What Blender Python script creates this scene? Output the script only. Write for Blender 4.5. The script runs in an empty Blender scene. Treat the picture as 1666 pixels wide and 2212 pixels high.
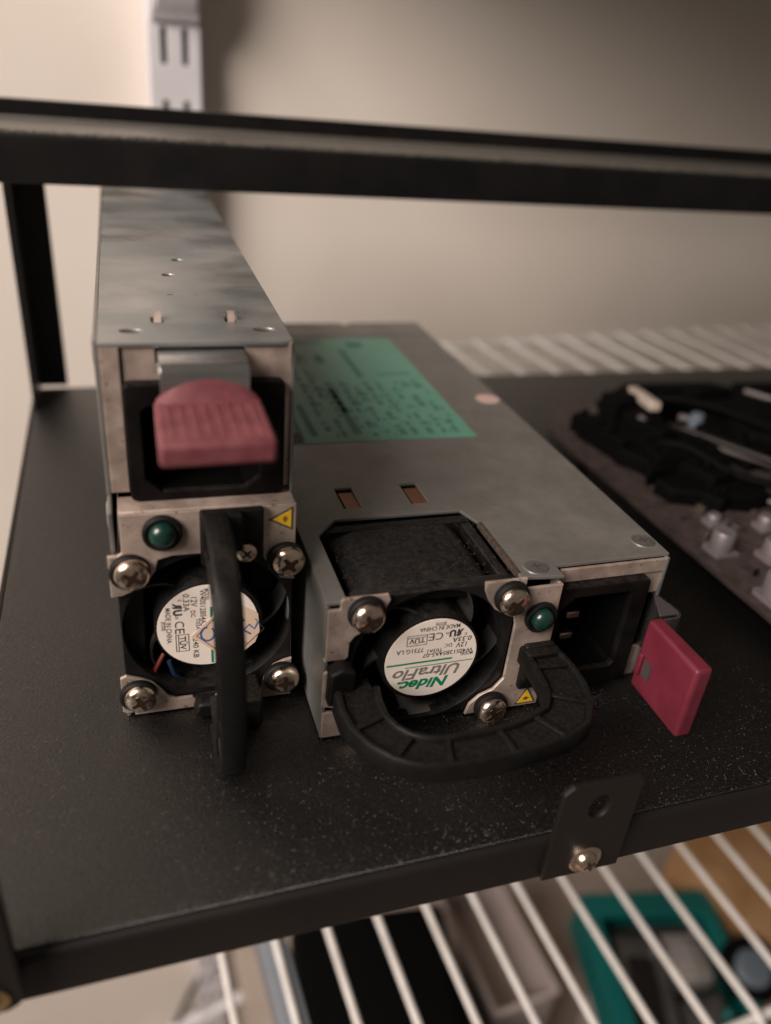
import bpy, bmesh, math, random
from mathutils import Matrix, Vector, Euler
random.seed(7)
S = 0.001                      # all builder coordinates are millimetres
scene = bpy.context.scene
col = scene.collection
rad = math.radians

# ------------------------------------------------------------------ camera
cam_d = bpy.data.cameras.new('camera'); cam = bpy.data.objects.new('camera', cam_d); col.objects.link(cam)
cam.location = (-35.974*S, -131.66*S, 135.945*S)
cam.rotation_euler = (rad(60.3496), rad(-4.8249), rad(-17.3636))
cam_d.sensor_fit = 'VERTICAL'; cam_d.sensor_height = 36; cam_d.sensor_width = 36
cam_d.lens = 1723.36/2212*36
cam_d.clip_start = 0.005; cam_d.clip_end = 20
cam_d.dof.use_dof = True; cam_d.dof.focus_distance = 0.187; cam_d.dof.aperture_fstop = 6.8
scene.camera = cam
# ------------------------------------------------------------------ world and lamps
w = bpy.data.worlds.new('World'); scene.world = w; w.use_nodes = True
bg = w.node_tree.nodes['Background']; bg.inputs[0].default_value = (1.0, 0.86, 0.74, 1); bg.inputs[1].default_value = 0.12
def lamp(name, loc, target, size, power, colr):
    d = bpy.data.lights.new(name, 'AREA'); d.shape = 'DISK'; d.size = size*S; d.energy = power; d.color = colr
    o = bpy.data.objects.new(name, d); col.objects.link(o); o.location = Vector(loc)*S
    o.rotation_euler = (Vector(target)-Vector(loc)).to_track_quat('-Z', 'Y').to_euler(); return o
lamp('room_lamp', (-1130, -600, 990), (0, 80, 40), 960, 46, (1.0, 0.88, 0.80))
scene.view_settings.view_transform = 'Standard'; scene.view_settings.look = 'None'
scene.view_settings.exposure = 0.0; scene.view_settings.gamma = 1.0
scene.render.engine = 'CYCLES'
scene.render.resolution_x = 771; scene.render.resolution_y = 1024

# ------------------------------------------------------------------ materials
def mat(name, c, rough=.5, metal=0., c2=None, nscale=60, nlo=.4, nhi=.62, stretch=(1, 1, 1), bump=0., bscale=400,
        rvar=0., spec=.5, speck=None, dust=None, coat=0., trans=0., bdis=.2, sheen=0., em=None, distort=0.):
    m = bpy.data.materials.new(name); m.use_nodes = True; nt = m.node_tree; N = nt.nodes; L = nt.links
    b = N['Principled BSDF']
    b.inputs['Base Color'].default_value = (*c, 1); b.inputs['Roughness'].default_value = rough
    b.inputs['Metallic'].default_value = metal; b.inputs['Specular IOR Level'].default_value = spec
    b.inputs['Coat Weight'].default_value = coat
    b.inputs['Sheen Weight'].default_value = sheen; b.inputs['Sheen Roughness'].default_value = .45; b.inputs['Sheen Tint'].default_value = (1, .96, .9, 1)
    if trans: b.inputs['Transmission Weight'].default_value = trans
    tc = N.new('ShaderNodeTexCoord'); mp = N.new('ShaderNodeMapping'); mp.inputs['Scale'].default_value = stretch
    L.new(tc.outputs['Object'], mp.inputs[0])
    cur = None
    def noise(sc, det=4, dis=0., rough_=.55):
        n = N.new('ShaderNodeTexNoise'); n.inputs['Scale'].default_value = sc; n.inputs['Detail'].default_value = det
        n.inputs['Distortion'].default_value = dis; n.inputs['Roughness'].default_value = rough_
        L.new(mp.outputs[0], n.inputs['Vector']); return n
    def ramp(src, lo, hi):
        r = N.new('ShaderNodeMapRange'); r.inputs[1].default_value = lo; r.inputs[2].default_value = hi
        L.new(src, r.inputs[0]); return r.outputs[0]
    def mix(fac, a, bb):
        x = N.new('ShaderNodeMix'); x.data_type = 'RGBA'
        if isinstance(fac, float): x.inputs[0].default_value = fac
        else: L.new(fac, x.inputs[0])
        for i, v in ((6, a), (7, bb)):
            if isinstance(v, tuple): x.inputs[i].default_value = (*v, 1)
            else: L.new(v, x.inputs[i])
        return x.outputs[2]
    cur = c
    if c2:
        n = noise(nscale, 5, distort); cur = mix(ramp(n.outputs[0], nlo, nhi), c, c2)
    if speck:
        sc, lo, cs = speck; n = noise(sc, 3); cur = mix(ramp(n.outputs[0], lo, lo+.06), cur, cs)
    if dust:
        cd, amt, sc = dust
        g = N.new('ShaderNodeNewGeometry'); sx = N.new('ShaderNodeSeparateXYZ'); L.new(g.outputs['Normal'], sx.inputs[0])
        up = ramp(sx.outputs[2], .45, .95); n = noise(sc, 5, .6); f = ramp(n.outputs[0], .35, .75)
        q = N.new('ShaderNodeMath'); q.operation = 'MULTIPLY'; L.new(up, q.inputs[0]); L.new(f, q.inputs[1])
        q2 = N.new('ShaderNodeMath'); q2.operation = 'MULTIPLY'; L.new(q.outputs[0], q2.inputs[0]); q2.inputs[1].default_value = amt
        cur = mix(q2.outputs[0], cur, cd)
    if not isinstance(cur, tuple): L.new(cur, b.inputs['Base Color'])
    if rvar:
        n = noise(nscale*1.7, 5); r = N.new('ShaderNodeMapRange'); r.inputs[1].default_value = .3; r.inputs[2].default_value = .7
        r.inputs[3].default_value = rough-rvar; r.inputs[4].default_value = rough+rvar
        L.new(n.outputs[0], r.inputs[0]); L.new(r.outputs[0], b.inputs['Roughness'])
    if bump:
        n = noise(bscale, 6, bdis, .68); bp = N.new('ShaderNodeBump'); bp.inputs['Strength'].default_value = bump
        bp.inputs['Distance'].default_value = .0006
        L.new(n.outputs[0], bp.inputs['Height']); L.new(bp.outputs[0], b.inputs['Normal'])
    if em: b.inputs['Emission Color'].default_value = (*em, 1); b.inputs['Emission Strength'].default_value = 1
    return m
M = {}
M['wall'] = mat('painted_wall', (.77, .705, .635), .85, c2=(.74, .675, .605), nscale=9, bump=.12, bscale=260, spec=.3)
M['white_metal'] = mat('white_enamel', (.72, .71, .74), .38, c2=(.66, .65, .68), nscale=30)
M['wire'] = mat('white_wire_coating', (.76, .74, .71), .4, c2=(.66, .63, .6), nscale=60)
M['zinc'] = mat('galvanised_steel', (.27, .265, .25), .5, .65, c2=(.24, .235, .225), nscale=70, rvar=.1, bump=.06, bscale=900,
                speck=(700, .70, (.17, .13, .1)), dust=((.34, .30, .25), .45, 420))
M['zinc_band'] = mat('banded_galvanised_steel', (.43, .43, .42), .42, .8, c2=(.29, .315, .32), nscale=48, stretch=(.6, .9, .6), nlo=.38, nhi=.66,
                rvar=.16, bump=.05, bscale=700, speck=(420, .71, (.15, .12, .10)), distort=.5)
M['zinc_front'] = mat('dull_zinc_plate', (.58, .465, .40), .48, .55, c2=(.38, .30, .255), nscale=150, rvar=.1, bump=.12, bscale=1300,
                speck=(760, .64, (.20, .14, .11)))
M['bright_steel'] = mat('bright_spring_steel', (.60, .60, .60), .27, 1., c2=(.5, .5, .5), nscale=200, rvar=.06, stretch=(1, 1, .2))
M['screw'] = mat('nickel_screw', (.80, .66, .54), .24, 1., c2=(.62, .48, .37), nscale=500, rvar=.08, bump=.05, bscale=1500)
M['cross'] = mat('screw_recess_shade', (.085, .05, .035), .4, .8)  # dark tone painted for the shade in the screw cross
M['pale_screw'] = mat('pale_zinc_screw', (.62, .62, .60), .3, .9, c2=(.5, .5, .49), nscale=300)
M['rubber'] = mat('black_rubber', (.006, .0055, .0055), .6, spec=.25)
M['black'] = mat('black_plastic', (.0055, .005, .005), .45, spec=.3, c2=(.009, .008, .007), nscale=90, bump=.08, bscale=1200, dust=((.07, .06, .05), .4, 520))
M['fan'] = mat('dusty_fan_plastic', (.0045, .0043, .0044), .45, spec=.25, c2=(.011, .0105, .01), nscale=150, bump=.1, bscale=900, dust=((.045, .039, .034), .55, 700))
M['handle'] = mat('worn_handle_plastic', (.004, .0037, .0036), .5, spec=.2, c2=(.006, .0055, .005), nscale=400, bump=.12, bscale=1500, rvar=.06,
                  speck=(900, .72, (.06, .052, .045)), dust=((.05, .044, .037), .3, 1400))
M['inlet'] = mat('inlet_plastic', (.0035, .0029, .0027), .55, spec=.10, c2=(.008, .0065, .006), nscale=130, dust=((.06, .048, .04), .3, 500))
M['pin'] = mat('tinned_pin', (.62, .52, .44), .35, 1.)
M['pink_pale'] = mat('pale_maroon_plastic', (.165, .047, .056), .55, spec=.4, c2=(.13, .032, .040), nscale=220, bump=.06, bscale=900, rvar=.07)  # paler, less saturated maroon for the standing unit's tab
M['pink'] = mat('maroon_plastic', (.135, .018, .032), .42, spec=.4, c2=(.11, .014, .025), nscale=140, bump=.05, bscale=900, rvar=.07)
M['label'] = mat('cream_label', (.86, .77, .69), .5, c2=(.82, .72, .64), nscale=140)
M['sticker'] = mat('buff_sticker', (.70, .52, .40), .55)
M['ink'] = mat('black_ink', (.05, .045, .045), .6)
M['grey_ink'] = mat('grey_ink', (.20, .18, .17), .6)
M['green_ink'] = mat('green_ink', (.0, .22, .10), .5)
M['pale_green_ink'] = mat('pale_green_ink', (.16, .32, .2), .5)
M['blue_ink'] = mat('blue_pen', (.05, .13, .34), .5)
M['yellow'] = mat('yellow_sticker', (.72, .45, .02), .45)
M['led'] = mat('green_lens', (.004, .026, .020), .33, c2=(.006, .042, .03), nscale=300, coat=.5, trans=.15)
M['green_label'] = mat('green_paper_label', (.10, .31, .225), .45, c2=(.09, .27, .195), nscale=45, dust=((.22, .27, .23), .4, 300))
M['green_print'] = mat('green_label_print', (.052, .17, .125), .6)
M['warm_reflection'] = mat('warm_reflection_tab', (.36, .17, .10), .42, .8)  # brown is warm light reflected off the tab, painted into its colour
M['deep_black'] = mat('deep_black_plastic', (.0022, .0022, .0022), .7, spec=.06)
M['vane'] = mat('grey_dusty_vane', (.022, .021, .02), .45, c2=(.034, .031, .028), nscale=300)
M['foam'] = mat('brown_felt', (.07, .045, .032), .9, c2=(.03, .02, .015), nscale=900, bump=.5, bscale=1500)
M['dark'] = mat('interior_shade', (.004, .004, .004), .8)  # near-black, painted for the unlit depth behind slots, cover and fan
M['tray'] = mat('textured_black_powder_coat', (.0016, .0015, .0014), .30, c2=(.011, .0098, .0085), nscale=1300, nlo=.52, nhi=.66, bump=.5, bscale=1500,
                rvar=.08, speck=(1600, .70, (.05, .045, .039)), spec=.9, bdis=0.)
M['lip'] = mat('satin_black_paint', (.0085, .0064, .0057), .5, spec=.3, c2=(.011, .0085, .0075), nscale=25, bump=.05, bscale=500)
M['rail'] = mat('black_rail_paint', (.0045, .0042, .0045), .36, spec=.3, c2=(.007, .0065, .0065), nscale=60, bump=.06, bscale=400, dust=((.34, .31, .27), .9, 1100))
M['pcb'] = mat('brown_circuit_board', (.04, .029, .027), .55, spec=.3, c2=(.026, .019, .018), nscale=120, dust=((.10, .08, .075), .5, 300))
M['cap'] = mat('capacitor_sleeve', (.17, .152, .155), .45, .4)
M['cap_base'] = mat('capacitor_base', (.12, .102, .104), .5)
M['ivory'] = mat('ivory_nylon', (.40, .34, .29), .5)
M['floor'] = mat('beige_floor', (.42, .35, .30), .8, c2=(.34, .28, .24), nscale=14)
M['teal'] = mat('teal_plastic', (.0, .12, .11), .4, c2=(.0, .09, .085), nscale=20)
M['card'] = mat('brown_cardboard', (.42, .25, .12), .8, c2=(.32, .17, .07), nscale=25)
M['navy'] = mat('navy_cloth', (.012, .016, .07), .8, c2=(.02, .025, .09), nscale=40)
M['shade_grey'] = mat('shaded_white_enamel', (.20, .22, .25), .5, c2=(.17, .19, .22), nscale=20)  # white arm: its shade is painted in as blue-grey
M['blue_grey'] = mat('blue_grey_plastic', (.10, .125, .155), .4)
M['grey_box'] = mat('dark_grey_parts', (.07, .065, .06), .6, c2=(.03, .03, .03), nscale=40)
M['lilac'] = mat('pale_lilac_plastic', (.42, .355, .34), .5, c2=(.37, .31, .29), nscale=18)
M['lilac2'] = mat('pale_grey_plastic', (.30, .27, .26), .5, c2=(.22, .2, .19), nscale=30)
M['dark_board'] = mat('dark_brown_board', (.07, .05, .035), .6, c2=(.05, .035, .025), nscale=20, stretch=(.3, 3, 1))
M['cable'] = mat('cable_sheath', (.02, .02, .02), .5)
M['grey_metal2'] = mat('aged_brass', (.25, .18, .10), .4, .9)
M['brass'] = mat('yellow_zinc_screw', (.70, .52, .26), .25, 1., c2=(.5, .34, .15), nscale=400)
M['red_wire'] = mat('red_wire', (.13, .016, .012), .5)
M['blue_wire'] = mat('blue_wire', (.010, .026, .07), .5)
M['pink_spot'] = mat('pale_pink_sticker', (.52, .36, .33), .6)

# ------------------------------------------------------------------ mesh helpers
def link(me, name, m, parent=None):
    o = bpy.data.objects.new(name, me); col.objects.link(o)
    me.materials.clear(); me.materials.append(M[m] if isinstance(m, str) else m)
    if parent: o.parent = parent
    return o
def smooth_me(me, ang=35):
    me.polygons.foreach_set('use_smooth', [True]*len(me.polygons))
    try: me.set_sharp_from_angle(angle=rad(ang))
    except Exception: pass
class MB:
    def __init__(s): s.v = []; s.f = []
    def box(s, x0, x1, y0, y1, z0, z1):
        i = len(s.v)
        s.v += [(x, y, z) for z in (z0, z1) for y in (y0, y1) for x in (x0, x1)]
        s.f += [tuple(i+k for k in q) for q in ((0, 2, 3, 1), (4, 5, 7, 6), (0, 1, 5, 4), (2, 6, 7, 3), (0, 4, 6, 2), (1, 3, 7, 5))]
        return s
    def prism(s, poly, a, b, ax='y'):
        n = len(poly); i = len(s.v)
        def P(u, v, t): return {'y': (u, t, v), 'z': (u, v, t), 'x': (t, u, v)}[ax]
        s.v += [P(u, v, a) for u, v in poly]+[P(u, v, b) for u, v in poly]
        s.f += [tuple(range(i, i+n)), tuple(range(i+2*n-1, i+n-1, -1))]
        s.f += [(i+k, i+(k+1) % n, i+n+(k+1) % n, i+n+k) for k in range(n)]
        return s
    def lathe(s, prof, c, ax='y', n=28, caps=True):      # prof: (radius, distance along axis)
        i = len(s.v); c = Vector(c)
        for r, t in prof:
            for k in range(n):
                a = 2*math.pi*k/n; u, v = r*math.cos(a), r*math.sin(a)
                s.v.append(tuple(c+Vector({'y': (u, t, v), 'z': (u, v, t), 'x': (t, u, v)}[ax])))
        for j in range(len(prof)-1):
            for k in range(n):
                s.f.append((i+j*n+k, i+j*n+(k+1) % n, i+(j+1)*n+(k+1) % n, i+(j+1)*n+k))
        if caps:
            s.f.append(tuple(range(i, i+n))); e = i+(len(prof)-1)*n; s.f.append(tuple(range(e+n-1, e-1, -1)))
        return s
    def tube(s, path, r, n=10, caps=True):
        i = len(s.v); P = [Vector(p) for p in path]; m = len(P)
        up = Vector((0.13, .27, .95)).normalized()
        for j, p in enumerate(P):
            t = (P[min(j+1, m-1)]-P[max(j-1, 0)]).normalized()
            a = t.cross(up)
            if a.length < .05: a = t.cross(Vector((1, 0, 0)))
            a.normalize(); b = t.cross(a)
            for k in range(n):
                q = 2*math.pi*k/n; s.v.append(tuple(p+a*(r*math.cos(q))+b*(r*math.sin(q))))
        for j in range(m-1):
            for k in range(n): s.f.append((i+j*n+k, i+j*n+(k+1) % n, i+(j+1)*n+(k+1) % n, i+(j+1)*n+k))
        if caps: s.f.append(tuple(range(i, i+n))); e = i+(m-1)*n; s.f.append(tuple(range(e+n-1, e-1, -1)))
        return s
    def strip(s, rows, closed=False):                   # quads between equal rows of points
        i = len(s.v); n = len(rows[0])
        for r in rows: s.v += [tuple(p) for p in r]
        for j in range(len(rows)-1):
            for k in range(n-(0 if closed else 1)):
                s.f.append((i+j*n+k, i+j*n+(k+1) % n, i+(j+1)*n+(k+1) % n, i+(j+1)*n+k))
        return s
    def mesh(s, name):
        me = bpy.data.meshes.new(name); me.from_pydata([tuple(c*S for c in v) for v in s.v], [], s.f)
        bm = bmesh.new(); bm.from_mesh(me); bmesh.ops.recalc_face_normals(bm, faces=bm.faces); bm.to_mesh(me); bm.free()
        return me
    def build(s, name, m, parent=None, bevel=0., smooth=35, seg=2):
        me = s.mesh(name)
        if smooth: smooth_me(me, smooth)
        o = link(me, name, m, parent)
        if bevel:
            b = o.modifiers.new('bevel', 'BEVEL'); b.width = bevel*S; b.segments = seg; b.limit_method = 'ANGLE'; b.angle_limit = rad(35)
            b.harden_normals = False
        return o
def circ(cx, cy, r, n=40, a0=0., a1=360.):
    full = abs(a1-a0) >= 360
    return [(cx+r*math.cos(rad(a0+(a1-a0)*k/(n if full else n-1))), cy+r*math.sin(rad(a0+(a1-a0)*k/(n if full else n-1)))) for k in range(n)]
def rrect(x0, x1, y0, y1, r, n=5):
    return circ(x1-r, y1-r, r, n, 0, 90)+circ(x0+r, y1-r, r, n, 90, 180)+circ(x0+r, y0+r, r, n, 180, 270)+circ(x1-r, y0+r, r, n, 270, 360)
PL = {'xy': Matrix(((1, 0, 0), (0, 1, 0), (0, 0, 1))), 'xz': Matrix(((1, 0, 0), (0, 0, -1), (0, 1, 0))), 'yz': Matrix(((0, 0, 1), (1, 0, 0), (0, 1, 0))),
      'flip': Matrix(((-1, 0, 0), (0, 0, -1), (0, -1, 0)))}
def sheet(name, m, loops, plane, pos, th, parent=None, bev=0.12, res=1):
    """sheet metal cut-out: loops[0] outline, others are holes; pos = offset along the plane's normal axis (outer mid-plane)"""
    cu = bpy.data.curves.new(name, 'CURVE'); cu.dimensions = '2D'; cu.fill_mode = 'BOTH'
    cu.extrude = max(th/2-bev, .01)*S; cu.bevel_depth = bev*S; cu.bevel_resolution = res; cu.offset = -bev*S
    for lp in loops:
        sp = cu.splines.new('POLY'); sp.points.add(len(lp)-1); sp.use_cyclic_u = True
        for p, (u, v) in zip(sp.points, lp): p.co = (u*S, v*S, 0, 1)
    t = bpy.data.objects.new('tmp', cu); col.objects.link(t)
    me = bpy.data.meshes.new_from_object(t.evaluated_get(bpy.context.evaluated_depsgraph_get()))
    bpy.data.objects.remove(t); bpy.data.curves.remove(cu)
    off = {'xy': (0, 0, pos), 'xz': (0, pos, 0), 'flip': (0, pos, 0), 'yz': (pos, 0, 0)}[plane]
    me.transform(Matrix.Translation(Vector(off)*S) @ PL[plane].to_4x4())
    smooth_me(me, 30)
    return link(me, name, m, parent)
def text_mesh(s, w, h, u, v, shear=0., bold=0., mirror=False):
    cu = bpy.data.curves.new('lettering', 'FONT'); cu.body = s; cu.align_x = 'CENTER'; cu.align_y = 'CENTER'; cu.size = 1
    cu.shear = shear; cu.offset = bold; cu.resolution_u = 3; cu.fill_mode = 'FRONT'
    t = bpy.data.objects.new('tmp', cu); col.objects.link(t)
    me = bpy.data.meshes.new_from_object(t.evaluated_get(bpy.context.evaluated_depsgraph_get()))
    bpy.data.objects.remove(t); bpy.data.curves.remove(cu)
    xs = [q.co.x for q in me.vertices]; ys = [q.co.y for q in me.vertices]
    cx, cy = (min(xs)+max(xs))/2, (min(ys)+max(ys))/2; sx, sy = w/(max(xs)-min(xs)), h/(max(ys)-min(ys))
    V = [((q.co.x-cx)*sx*(-1 if mirror else 1)+u, (q.co.y-cy)*sy+v) for q in me.vertices]; F = [tuple(p.vertices) for p in me.polygons]
    bpy.data.meshes.remove(me); return V, F
def quad2(x0, x1, y0, y1): return [(x0, y0), (x1, y0), (x1, y1), (x0, y1)], [(0, 1, 2, 3)]
def stroke2(pts, w):
    V = []; F = []
    for i, p in enumerate(pts):
        a = Vector(pts[max(i-1, 0)]); b = Vector(pts[min(i+1, len(pts)-1)]); t = (b-a).normalized(); n = Vector((-t.y, t.x))*w/2
        V += [(p[0]+n.x, p[1]+n.y), (p[0]-n.x, p[1]-n.y)]
        if i: F.append((2*i-2, 2*i-1, 2*i+1, 2*i))
    return V, F
def printing(name, m, pieces, fn, parent):
    V = []; F = []
    for v, f in pieces:
        i = len(V); V += [fn(*q) for q in v]; F += [tuple(i+k for k in q) for q in f]
    me = bpy.data.meshes.new(name); me.from_pydata([tuple(c*S for c in p) for p in V], [], F)
    return link(me, name, m, parent)
def empty(name, loc, rot, label, cat, group=None):
    o = bpy.data.objects.new(name, None); col.objects.link(o); o.empty_display_size = .02
    o.location = Vector(loc)*S; o.rotation_euler = rot
    o['label'] = label; o['category'] = cat
    if group: o['group'] = group
    return o
def tag(o, label, cat, group=None):
    o['label'] = label; o['category'] = cat
    if group: o['group'] = group
    return o
def struct(o): o['kind'] = 'structure'; return o

# ------------------------------------------------------------------ setting: wall, floor
YAW = rad(3.5)
def walled(o):       # wall, standard and wire shelves share the room's own direction, a few degrees off the rack's
    o.location = (0, 350*S, 0); o.rotation_euler = (0, 0, YAW); return o
wb = MB().box(-900, 1100, 4, 40, -940, 900)
struct(walled(wb.build('wall', 'wall')))
fb = MB().box(-900, 1100, -900, 40, -980, -940)
struct(walled(fb.build('floor', 'floor')))

# slotted upright on the wall (local frame: y = 0 is 4 mm in front of the wall face)
st = empty('slotted_upright', (0, 350, -936), (0, 0, YAW), 'tall white slotted upright screwed to the wall behind the rack', 'upright')
slots = []
z = -588
while z < 660:
    for xs in (-5.2, 5.2): slots.append(rrect(xs-1.5, xs+1.5, z+600, z+616, .7, 3))
    z += 32
# shift so that a pair stands at z = 124..140
slots = [[(u, v-8) for u, v in s] for s in slots]
sheet('channel_face', 'white_metal', [rrect(-12.6, 12.6, 0, 1330, .6, 3)]+slots, 'xz', -13, 1.4, st, .3)
for sx in (-12.4, 11.2): MB().box(sx, sx+1.2, -12.2, 3.5, 0, 1330).build('channel_side', 'white_metal', st)
MB().box(-11, 11, -9, -8, 2, 1328).build('slot_shade', 'dark', st)  # black sheet behind the slots stands for the shade inside
# arm for the shelf above, its foot just inside the picture
ar = empty('shelf_bracket', (0, 350, 144), (0, 0, YAW), 'white bracket arm hooked high on the wall upright, partly cut by the top edge', 'bracket')
MB().prism([(-14, -2), (-14, 158), (-290, 158), (-290, 146), (-50, 96), (-30, 30), (-24, 8)], -9.5, 10.5, 'x').build('arm', 'white_metal', ar, .8)
MB().prism([(-14.2, -2), (-16.5, -1), (-32, 27), (-31, 30), (-14.2, 4)], -11, 12, 'x').build('flange', 'white_metal', ar, .5)

# the shelf that this arm carries, just above the picture: it shades the right of the wall and of the tray
sa = MB(); sa.box(-16, 900, -300, -4, 274, 291)
struct(walled(sa.build('shelf_above', 'dark_board', None, 1)))
# ------------------------------------------------------------------ wire shelves
def wire_shelf(name, label, z, x0, n, sp, yb, yf, yaw, ref, xr):
    o = empty(name, (ref[0], ref[1], z), (0, 0, yaw), label, 'wire shelf')
    me = MB().tube([(0, yb, 0)]+[(0, yb+(yf-yb)*k/6, 0) for k in range(1, 6)]+[(0, yf+4, 0), (0, yf+1, -.6), (0, yf-.4, -2.4), (0, yf-.6, -5), (0, yf-.6, -22)], 1.75, 10).mesh('wire')
    smooth_me(me, 60)
    for k in range(n):
        wv = link(me, 'wire', 'wire', o); wv.location = ((x0+k*sp)*S, 0, 0)
    for yy, zz in ((yb+3, -3.8), (yf+3.4, -4.2), ((yb+yf)*.5, -3.8), (yf+1.4, -22)):
        MB().tube([(xr[0], yy, zz), (xr[1], yy, zz)], 2.1, 10).build('cross_rod', 'wire', o)
    return o
wire_shelf('wire_shelf', 'white wire shelf on which the black rack stands, its wires showing beyond the tray back', -22, -3*23.6, 14, 23.6, 64, -240, rad(6), (217, 277), (-80, 245))
wire_shelf('wire_shelf', 'white wire shelf lower down, seen below the front edge of the black tray', -232, -9*25.3, 15, 25.3, 252, -92, rad(3.3), (214.5, 92.4), (-240, 140))

br = empty('shelf_bracket', (-4, 345, -234), (0, 0, YAW), 'white bracket arm under the lower wire shelf, its shade painted blue-grey', 'bracket')
MB().prism([(0, 0), (0, -70), (-30, -60), (-300, -18), (-300, 0)], -6, 6, 'x').build('arm', 'shade_grey', br, .8)

# ------------------------------------------------------------------ black metal rack
rk = empty('metal_rack', (-72, -40, 0), (0, 0, 0), 'black open metal frame with textured tray and top rail holding the parts', 'rack')
def rkp(o): o.parent = rk; o.matrix_parent_inverse = Matrix.Translation(Vector((72, 40, 0))*S); return o
prof = [(-38.6, 0), (220, 0), (220.6, -.6), (220.6, -12), (219.4, -12), (219.4, -1.2), (-38.5, -1.2), (-39.6, -2), (-39.8, -3), (-39.8, -12.2), (-41, -12.2), (-41, -2.4), (-40.6, -1.1), (-39.8, -.3)]
def tray_me():
    mb = MB()
    xs = [-72, -71.6, 424]
    n = len(prof)
    mb.strip([[(x, y, zz) for y, zz in prof] for x in xs], closed=True)
    mb.f.append(tuple(range(n))); e = (len(xs)-1)*n; mb.f.append(tuple(range(e+n-1, e-1, -1)))
    return mb
tr = MB(); tr.prism([(y, zz) for y, zz in prof if y > -39 and zz > -1.3], -72, 424, 'x')
top = MB(); top.box(-71.6, 424, -39.4, 220, -1.3, 0)
rkp(top.build('tray', 'tray', None, .25))
lp = MB(); lp.prism([(-39.3, -.55), (-39.3, -1.4), (-39.7, -2.6), (-39.7, -12.2), (-41.1, -12.2), (-41.1, -2.6), (-40.7, -1.3), (-40.1, -.75)], -71.8, 424, 'x')
rkp(lp.build('tray_front_lip', 'lip', None, .2))
ls = MB(); ls.box(-73.2, -71.8, -38, 220, -12, -.4); rkp(ls.build('tray_side_lip', 'lip', None, .3))
bl = MB(); bl.box(-71.8, 424, 220.2, 221.4, -12, -.5); rkp(bl.build('tray_back_lip', 'lip', None, .3))
# corner post: angle section
po = MB(); po.prism([(-71.6, 196), (-70, 196), (-70, 222.4), (-59.3, 222.4), (-59.3, 224), (-71.6, 224)], 0.2, 106, 'z')
rkp(po.build('corner_post', 'rail', None, .3))
# top rail: folded channel running along the back
rp = [(172, 90), (172, 103.6), (172.25, 104.8), (172.9, 105.7), (174, 106.25), (175.4, 106.4), (214.6, 106.4), (214.6, 112.4), (216, 112.4), (216, 105), (174, 105), (173.4, 104), (173.4, 91.5), (185, 91.5), (185, 90)]
rl = MB(); rl.prism(rp, -90, 424, 'x')
rkp(rl.build('top_rail', 'rail', None, .35))
# front mounting tab with flange screw
def slot_loop(cx, cy, rx, ry, n=24): return [(cx+rx*math.cos(2*math.pi*k/n), cy+ry*math.sin(2*math.pi*k/n)) for k in range(n)]
tb = sheet('mounting_tab', 'lip', [[(39.5, -11.6), (39.5, 14.2), (41.4, 16), (56.8, 15.4), (57.7, 14.6), (57.7, -11.6)], slot_loop(48.6, 9, 2.5, 3.4)], 'xz', -41.9, 1.3, None, .2)
rkp(tb)
def phillips(name, parent, x, z, y, r=3.3, dome=1.9, m='screw', hexr=0., rot=0., world=None):
    """pan-head screw facing -y with a dark cross inlay painted for the shaded recess"""
    prof_ = [(r, 0), (r*1.0, -.5), (r*.94, -dome*.55), (r*.78, -dome*.84), (r*.55, -dome*.97), (r*.3, -dome*1.02), (.05, -dome*1.03)]
    mb = MB().lathe([(r, .3)]+prof_, (x, y, z), 'y', 28)
    if hexr: mb.lathe([(hexr*1.35, .2), (hexr*1.35, -.5), (hexr*1.25, -.75)], (x, y, z), 'y', 28)
    o = mb.build(name, m, parent, 0, 40)
    cr = MB(); a = rad(rot); L_ = r*.58; W_ = r*.16
    for t in (a, a+math.pi/2):
        c_, s_ = math.cos(t), math.sin(t)
        poly = [(x+u*c_-v*s_, z+u*s_+v*c_) for u, v in ((-L_, -W_*.7), (-W_, -W_), (W_, -W_), (L_, -W_*.7), (L_, W_*.7), (W_, W_), (-W_, W_), (-L_, W_*.7))]
        cr.prism(poly, y-dome*1.06, y-dome*.55 if t == a else y-dome*.552, 'y')
    cr.lathe([(r*.26, -dome*1.065), (r*.2, -dome*.6)], (x, y, z), 'y', 12)
    cr.build('recess_shade', 'cross', o, 0)
    return o
rkp(phillips('flange_screw', None, 48.6, -6.7, -42.6, 2.6, 2.2, 'screw', 2.8, 20))
cb = sheet('corner_bracket', 'lip', [[(-78, -5), (-75, -8), (-62.6, -8), (-60.6, -6.8), (-59.8, -4.6), (-59.9, 26), (-78, 26)]], 'xz', -43.9, 2.2, None, .5)
rkp(cb)
rkp(phillips('flange_screw', None, -65.2, -3.6, -45.0, 2.5, 2.0, 'brass', 2.6, 10))

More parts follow.
